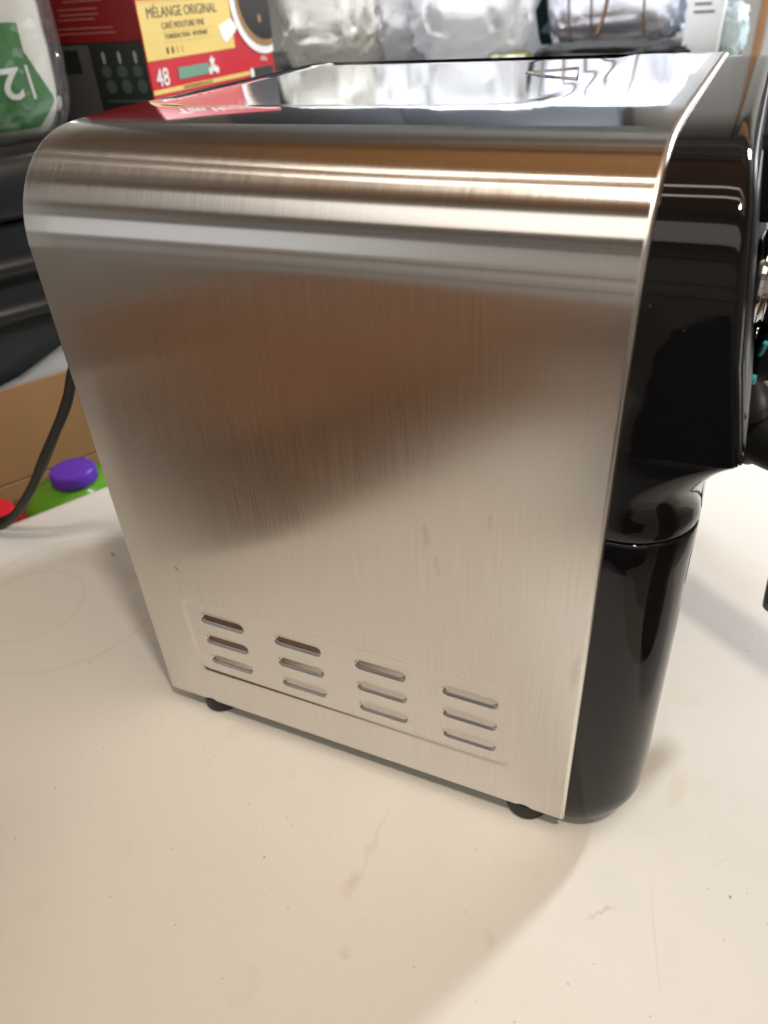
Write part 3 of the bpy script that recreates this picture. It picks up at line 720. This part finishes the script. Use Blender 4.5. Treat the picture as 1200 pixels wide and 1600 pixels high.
# ------------------------------------------------------------------ coffee box
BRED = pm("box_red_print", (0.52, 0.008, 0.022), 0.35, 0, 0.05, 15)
BDRED = pm("box_shaded_red_print", (0.20, 0.003, 0.007), 0.4, 0, 0.05, 15)  # same box red with the side's shade put into the colour
BYEL = pm("box_yellow_print", (0.70, 0.52, 0.14), 0.4, 0, 0.05, 12)
BBLK = pm("box_black_print", (0.016, 0.022, 0.018), 0.4)
BGRY = pm("box_grey_print", (0.085, 0.088, 0.085), 0.45)
BINK = pm("dark_ink", (0.05, 0.035, 0.02), 0.5)
GOLD = pm("gold_print", (0.55, 0.38, 0.10), 0.4)
CUPW = pm("cup_white_print", (0.78, 0.78, 0.76), 0.35)
CREMA = pm("crema_print", (0.28, 0.15, 0.05), 0.4)
COFFEE = pm("coffee_print", (0.012, 0.007, 0.005), 0.3)
SAGE = pm("sage_print", (0.12, 0.27, 0.19), 0.45)
FX, FY0, FY1, BZ0, BZ1 = -0.280, 0.450, 0.694, 0.2845, 0.466
cb = thing("coffee_box", "red and yellow coffee box with a printed cup and the number 48", "coffee box", (FX - .08, (FY0 + FY1) / 2, BZ0))
off = Vector(cb.location)
def fr(y, z, l=0.0): return Vector((FX + l, y, z)) - off        # point on the front face
def MF(y, z, l=.0003): return axes(fr(y, z, l), (0, 1, 0), (0, 0, 1))
def MS(x, z, l=.0003): return axes(Vector((x, FY0 - l, z)) - off, (1, 0, 0), (0, 0, 1))
bm = box_bm(FX - 0.17, FX, FY0, FY1, BZ0, BZ1, .0012, 1); bmesh.ops.translate(bm, vec=-off, verts=bm.verts)
sharp(link_mesh("carton_body", bm, BRED, cb))
def rect(name, M, w, h_, mat, th=.0003): return poly_prism(name, [(0, 0), (w, 0), (w, h_), (0, h_)], M, th, mat, cb)
# front print
rect("yellow_panel", MF(FY0 + .0005, 0.3465), 0.160, 0.0505, BYEL)
rect("ink_rule", MF(FY0 + .0005, 0.3950, .0007), 0.160, 0.0008, GOLD)
text("panel_text", "MÉLANGE ORIGINAL", 0.0128, BINK, MF(0.4625, 0.3825, .0008), cb, sx=1.02)
text("panel_text", "CAFÉ MOUTURE FINE", 0.0082, BINK, MF(0.483, 0.3722, .0008), cb, sx=.95)
rect("ink_rule", MF(0.482, 0.3692, .0007), 0.090, 0.0005, GOLD)
text("panel_text", "TORRÉFACTION - MOYENNE", 0.0058, BINK, MF(0.485, 0.3635, .0008), cb, sx=1.0)
rect("ink_rule", MF(0.482, 0.3605, .0007), 0.090, 0.0005, GOLD)
for i in range(4):
    poly_prism("roast_dot", [(.0020 * math.cos(a * .5236), .0034 * math.sin(a * .5236)) for a in range(12)], MF(0.4855 + i * .0085, 0.3535, .0007), .0002, BINK if i < 2 else GOLD, cb)
rect("yellow_stripe", MF(FY0 + .0005, 0.3165), 0.192, 0.0042, BYEL)
text("stripe_text", "CAPSULES INDIVIDUELLES DE CAFÉ", 0.0035, BINK, MF(0.50, 0.3174, .0008), cb)
text("box_number", "48", 0.0225, CUPW, MF(0.4585, 0.3235, .0008), cb, sx=.95, bold=.0002)
rect("sage_panel", MF(0.4965, 0.3265, .0006), 0.056, 0.0105, SAGE)
def star(cx, cy, r, n=5, k=.5): return [(cx + (r if i % 2 == 0 else r * k) * math.sin(i * math.pi / n), cy + (r if i % 2 == 0 else r * k) * math.cos(i * math.pi / n)) for i in range(2 * n)]
for i, (yy, z2, rr) in enumerate(((0.560, 0.3375, .006), (0.5545, 0.329, .005), (0.5665, 0.3288, .005), (0.560, 0.331, .005))):
    poly_prism("white_leaf", star(0, 0, rr, 5, .55), MF(yy, z2, .0008 + i * .0003), .0002, CUPW, cb)
text("corner_text", "250 g", 0.0065, CUPW, MF(0.662, 0.3292, .0008), cb)
rect("dark_capsule", MF(0.640, 0.3135, .0006), 0.048, 0.009, BBLK)
poly_prism("white_spot", [(.004 * math.cos(a * .5236), .0055 * math.sin(a * .5236)) for a in range(12)], MF(0.639, 0.318, .001), .0003, CUPW, cb)
def script(body, size, y, z): return text("brand_text", body, size, CUPW, MF(y, z, .0008), cb, shear=.25, bold=.0005)
script("Tim Hortons", 0.034, 0.475, 0.420)
def disc(name, cy, cz, ry, rz, lift, mat, y_max=FY1 - .0006):
    pts = [(min(cy + ry * math.cos(a * math.pi / 24), y_max), cz + rz * math.sin(a * math.pi / 24)) for a in range(48)]
    return poly_prism(name, pts, axes(fr(0, 0, lift), (0, 1, 0), (0, 0, 1)), .0003, mat, cb)
poly_prism("cup_handle", [(0.583, 0.3695), (0.609, 0.3755), (0.621, 0.366), (0.612, 0.3605), (0.594, 0.3525), (0.588, 0.357)], axes(fr(0, 0, .0006), (0, 1, 0), (0, 0, 1)), .0003, CUPW, cb)
disc("cup_rim", 0.680, 0.392, 0.069, 0.0565, .0010, CUPW)
disc("crema_ring", 0.681, 0.392, 0.0600, 0.0490, .0014, CREMA)
disc("coffee_surface", 0.684, 0.394, 0.0560, 0.0440, .0018, COFFEE)
disc("coffee_glint", 0.668, 0.372, 0.0035, 0.0045, .0022, CREMA)
# left side: its shade painted in as darker red, with small print, black foot with three drawings
rect("side_shade_field", MS(FX - .169, 0.3645), 0.168, 0.100, BDRED)
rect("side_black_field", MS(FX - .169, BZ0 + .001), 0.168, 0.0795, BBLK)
rect("side_grey_field", MS(FX - .169, 0.2865, .0007), 0.098, 0.0765, BGRY)
rect("side_black_window", MS(-0.402, 0.338, .0011), 0.036, 0.021, BBLK)
for z, x0, w in ((0.393, -.380, .052), (0.3885, -.378, .050), (0.3845, -.382, .048), (0.3768, -.388, .075), (0.3725, -.386, .076), (0.3995, -.37, .05)):
    rect("small_print", MS(x0, z, .0007), w, 0.0012, pm("faded_print", (0.34, 0.13, 0.12), .5))
ICO = pm("icon_print", (0.30, 0.34, 0.31), 0.5)
ICD = pm("icon_dim_print", (0.055, 0.085, 0.07), 0.5)
for i in range(3):
    x = -0.334 + i * .0205
    poly_prism("instruction_icon", [(-.0015, 0), (.0015, 0), (.0022, .008), (0, .0112), (-.0022, .008)], MS(x, 0.346, .0007), .0002, ICO, cb)
    poly_prism("instruction_icon", [(.0065 * math.cos(a * .5236), .0055 * math.sin(a * .5236)) for a in range(12)], MS(x, 0.339, .0007), .0002, ICD, cb)
    poly_prism("instruction_icon", [(.0065 * math.cos(a * .5236), .0065 * math.sin(a * .5236)) for a in range(12)], MS(x + .002, 0.3255, .0007), .0002, ICD, cb)
rect("small_print", MS(-0.340, 0.3115, .0007), .055, .0015, ICD)

# ------------------------------------------------------------------ bench behind the table with bags and wrapped pack
BENCH = pm("dark_bench_wood", (0.05, 0.045, 0.04), 0.5, 0, 0.2, 20)
bn = thing("bench", "low dark bench behind the table holding the bags and wrapped pack", "bench", (-0.4, 1.4, -0.745))
bo = Vector(bn.location)
for nm, b in (("top", (-1.15, 0.236, 1.13, 1.70, 0.24, 0.27)), ("end_panel", (-1.14, -1.11, 1.15, 1.68, -0.745, 0.2395)), ("end_panel", (0.195, 0.225, 1.15, 1.68, -0.745, 0.2395)), ("back_panel", (-1.1095, 0.1945, 1.655, 1.68, -0.745, 0.2395))):
    o = box(nm, b, BENCH, bn, bev=.003)
    o.data.transform(Matrix.Translation(-bo))

def crumple(name, label, cat, c, s, mat, seed, amp=.022, sub=5, ex=.62, group=None):
    """crumpled bag: rounded block with folded creases, flat underside"""
    bm = bmesh.new(); bmesh.ops.create_icosphere(bm, subdivisions=sub, radius=1)
    sv = Vector((seed * 3.1, seed * 1.7, seed * .9))
    for v in bm.verts:
        p = v.co.copy(); q = Vector([math.copysign(abs(t) ** ex, t) for t in p])
        f = 0
        for sc, am in ((2.2, .7), (5.0, .6), (11, .45), (23, .34)):
            n1 = noise.noise((p + sv) * sc)
            f += am * (.5 - abs(n1) * 2.0)
        w = Vector((q.x * s[0], q.y * s[1], q.z * s[2])) + p * f * amp
        w.z = max(w.z, -s[2]); v.co = w
    t = thing(name, label, cat, (c[0], c[1], c[2] - s[2]), group=group)
    o = link_mesh("wrap", bm, mat, t); o.location = (0, 0, s[2])
    return t
def bag_plastic(name, base, var, rough=.25):
    """milky film: diffuse and see-through white under a shiny crinkled skin"""
    mt = pm(name, base, rough, 0, var, 16, bump=.9, bscale=85, rvar=.3, detail=8)
    nt = mt.node_tree; L = nt.links; p = nt.nodes["Principled BSDF"]; out = nt.nodes["Material Output"]
    p.inputs["Coat Weight"].default_value = 1; p.inputs["Coat Roughness"].default_value = .1
    tl = nd(nt, "ShaderNodeBsdfTranslucent"); L.new(p.inputs["Base Color"].links[0].from_socket, tl.inputs[0])
    ms = nd(nt, "ShaderNodeMixShader"); ms.inputs[0].default_value = .5
    L.new(p.outputs[0], ms.inputs[1]); L.new(tl.outputs[0], ms.inputs[2]); L.new(ms.outputs[0], out.inputs["Surface"])
    return mt
BAG1 = bag_plastic("clear_bag_grey", (0.80, 0.79, 0.75), .22)
BAG2 = bag_plastic("clear_bag_white", (0.84, 0.85, 0.87), .08)
CLOTH = pm("bluish_white_cloth", (0.62, 0.65, 0.74), 0.7, 0, 0.10, 30, bump=.4, bscale=120)
crumple("plastic_bag", "crumpled clear plastic bag of grey-white goods directly right of the coffee box", "bag", (-0.475, 1.30, 0.405), (0.105, 0.13, 0.135), BAG1, 1, .018, ex=.5)
crumple("plastic_bag", "slim whiter crumpled plastic bag in the middle of the bag row", "bag", (-0.335, 1.33, 0.405), (0.062, 0.11, 0.135), BAG2, 2, .016, ex=.5)
crumple("plastic_bag", "bulging white plastic bag left of the corded pack", "bag", (-0.185, 1.28, 0.415), (0.118, 0.13, 0.145), BAG2, 3, .018, ex=.5)
pk = crumple("wrapped_pack", "bluish white padded pack tied with brown cords behind the machine", "pack", (0.045, 1.33, 0.408), (0.118, 0.12, 0.112), CLOTH, 4, .007, ex=.36)
BROWN = pm("brown_cord", (0.14, 0.075, 0.035), 0.7)
for x, dx in ((-0.105, -.006), (-0.070, .004), (-0.034, .005), (0.048, -.01)):
    link_mesh("cord", tube_bm([(x + dx, -.121, .20), (x, -.124, .15), (x, -.124, .09), (x + .003, -.124, .04), (x + .008, -.118, .006)], 0.0017, 8, 6), BROWN, pk)
st = tube_bm([(0.030, 1.185, 0.309), (0.038, 1.188, 0.340), (0.046, 1.190, 0.40), (0.05, 1.190, 0.47)], 0.0032, 10, 6)
tag(link_mesh("brown_stick", st, BROWN), "thin brown stick leaning upright against the bluish white pack", "stick")
TEAL = pm("dark_teal_webbing", (0.006, 0.035, 0.045), 0.6)
rows = []
for k in range(13):
    t = k / 12; z = 0.30 + .20 * t; x = -0.050 - 0.040 * t ** .8
    rows.append([(x - .011, 1.185 + .004 * math.sin(t * 6), z), (x + .011, 1.180 + .004 * math.sin(t * 6), z)])
bm = grid_bm(rows); bmesh.ops.solidify(bm, geom=bm.faces[:], thickness=.003); bmesh.ops.recalc_face_normals(bm, faces=bm.faces)
tag(link_mesh("strap", bm, TEAL), "dark teal strap hanging between the bulging bag and the tied pack", "strap")
BLKF = pm("black_fabric", (0.008, 0.008, 0.009), 0.75, 0, .3, 40, bump=.3, bscale=100)
crumple("black_cloth", "folded black cloth bundle lying on the bench below the tied pack", "cloth", (0.055, 1.172, 0.285), (0.118, 0.030, 0.015), BLKF, 5, .010, 4)
YEL = pm("olive_packet", (0.07, 0.06, 0.012), 0.4, 0, .5, 40)
crumple("packet", "small olive packet beside the black cloth under the white bag", "packet", (-0.105, 1.158, 0.281), (0.040, 0.016, 0.011), YEL, 6, .006, 3)
CARTW = pm("white_carton_board", (0.60, 0.63, 0.66), 0.5, 0, .04, 30)
wc = thing("white_carton", "small white printed carton standing right of the tied pack", "carton", (0.190, 1.195, 0.27))
bm = box_bm(-0.026, 0.026, -0.03, 0.03, 0, .185, .002, 2); sharp(link_mesh("carton_body", bm, CARTW, wc))
for i in range(5): box("small_print", (-0.016, 0.014 - (i % 2) * .006, -0.0305, -0.0302, .066 + i * .010, .0685 + i * .010), BGRY, wc)
PALET = pm("pale_teal_plastic", (0.50, 0.62, 0.65), 0.3, 0, .1, 20, bump=.3, bscale=30)
crumple("plastic_bag", "small pale teal plastic bag right of the white carton", "bag", (0.226, 1.26, 0.305), (0.022, 0.05, 0.035), PALET, 8, .008, 4)
crumple("stand_in_cloth_bag", "added navy cloth bag standing in for the photographer, mirrored dark in the glossy black front", "bag", (0.43, -0.43, 0.056), (0.185, 0.175, 0.055), NAVY, 9, .012, 4)  # unseen stand-in for the photographer, added for the dark reflection
cn = thing("stand_in_canister", "added dark brown canister standing in for the photographer, mirrored as a dark tongue in the black column", "stand_in_canister", (0.505, -0.03, 0.0004))  # unseen, added to give the column its dark reflected tongue
DBR = pm("stand_in_brown_enamel", (0.085, 0.045, 0.024), 0.4)
link_mesh("body", lathe_bm([(0.066, 0), (0.0695, .001), (0.070, .004), (0.070, .20), (0.0695, .202), (0.067, .203)], 48), DBR, cn)
link_mesh("lid", lathe_bm([(0.0715, .2035), (0.0722, .205), (0.0722, .218), (0.070, .221), (0.012, .2225), (0.012, .233), (0.009, .236), (0.001, .2365)], 48), DBR, cn)
# unseen cupboards added on the far wall for reflections in the machine top
CUPB = pm("added_cupboard_slate", (0.14, 0.155, 0.18), 0.4)
OAK = pm("added_cupboard_oak", (0.40, 0.22, 0.08), 0.4, 0, .2, 12)
def cupboard(label, x0, x1, z0, z1, mat):
    t = thing("added_cupboard", label, "cupboard", ((x0 + x1) / 2, 2.15, z0)); o_ = Vector(t.location)
    for nm, b in (("carcass", (x0, x1, 2.02, 2.298, z0, z1)), ("door", (x0 + .002, (x0 + x1) / 2 - .0015, 2.0, 2.0195, z0 + .002, z1 - .002)), ("door", ((x0 + x1) / 2 + .0015, x1 - .002, 2.0, 2.0195, z0 + .002, z1 - .002))):
        box(nm, b, mat, t, bev=.002).data.transform(Matrix.Translation(-o_))
cupboard("added slate grey wall cupboard, unseen, to darken the reflection in the machine top", -1.3, -0.05, 0.62, 1.25, CUPB)
cupboard("added oak wall cupboard, unseen, for the brown reflection in the black front's top", 0.300, 1.0, 0.80, 1.2, OAK)
RUG = pm("added_rug_pile", (0.24, 0.155, 0.085), 0.95, 0, .2, 30, bump=.4, bscale=200)  # rug added out of view to brown the steel side's reflection
added_rug = box("added_rug", (-1.65, -0.15, -2.55, -0.85, -0.744, -0.732), RUG, bev=.004)
tag(added_rug, "added flat brown rug, unseen, for the brown reflection in the steel", "added_rug")
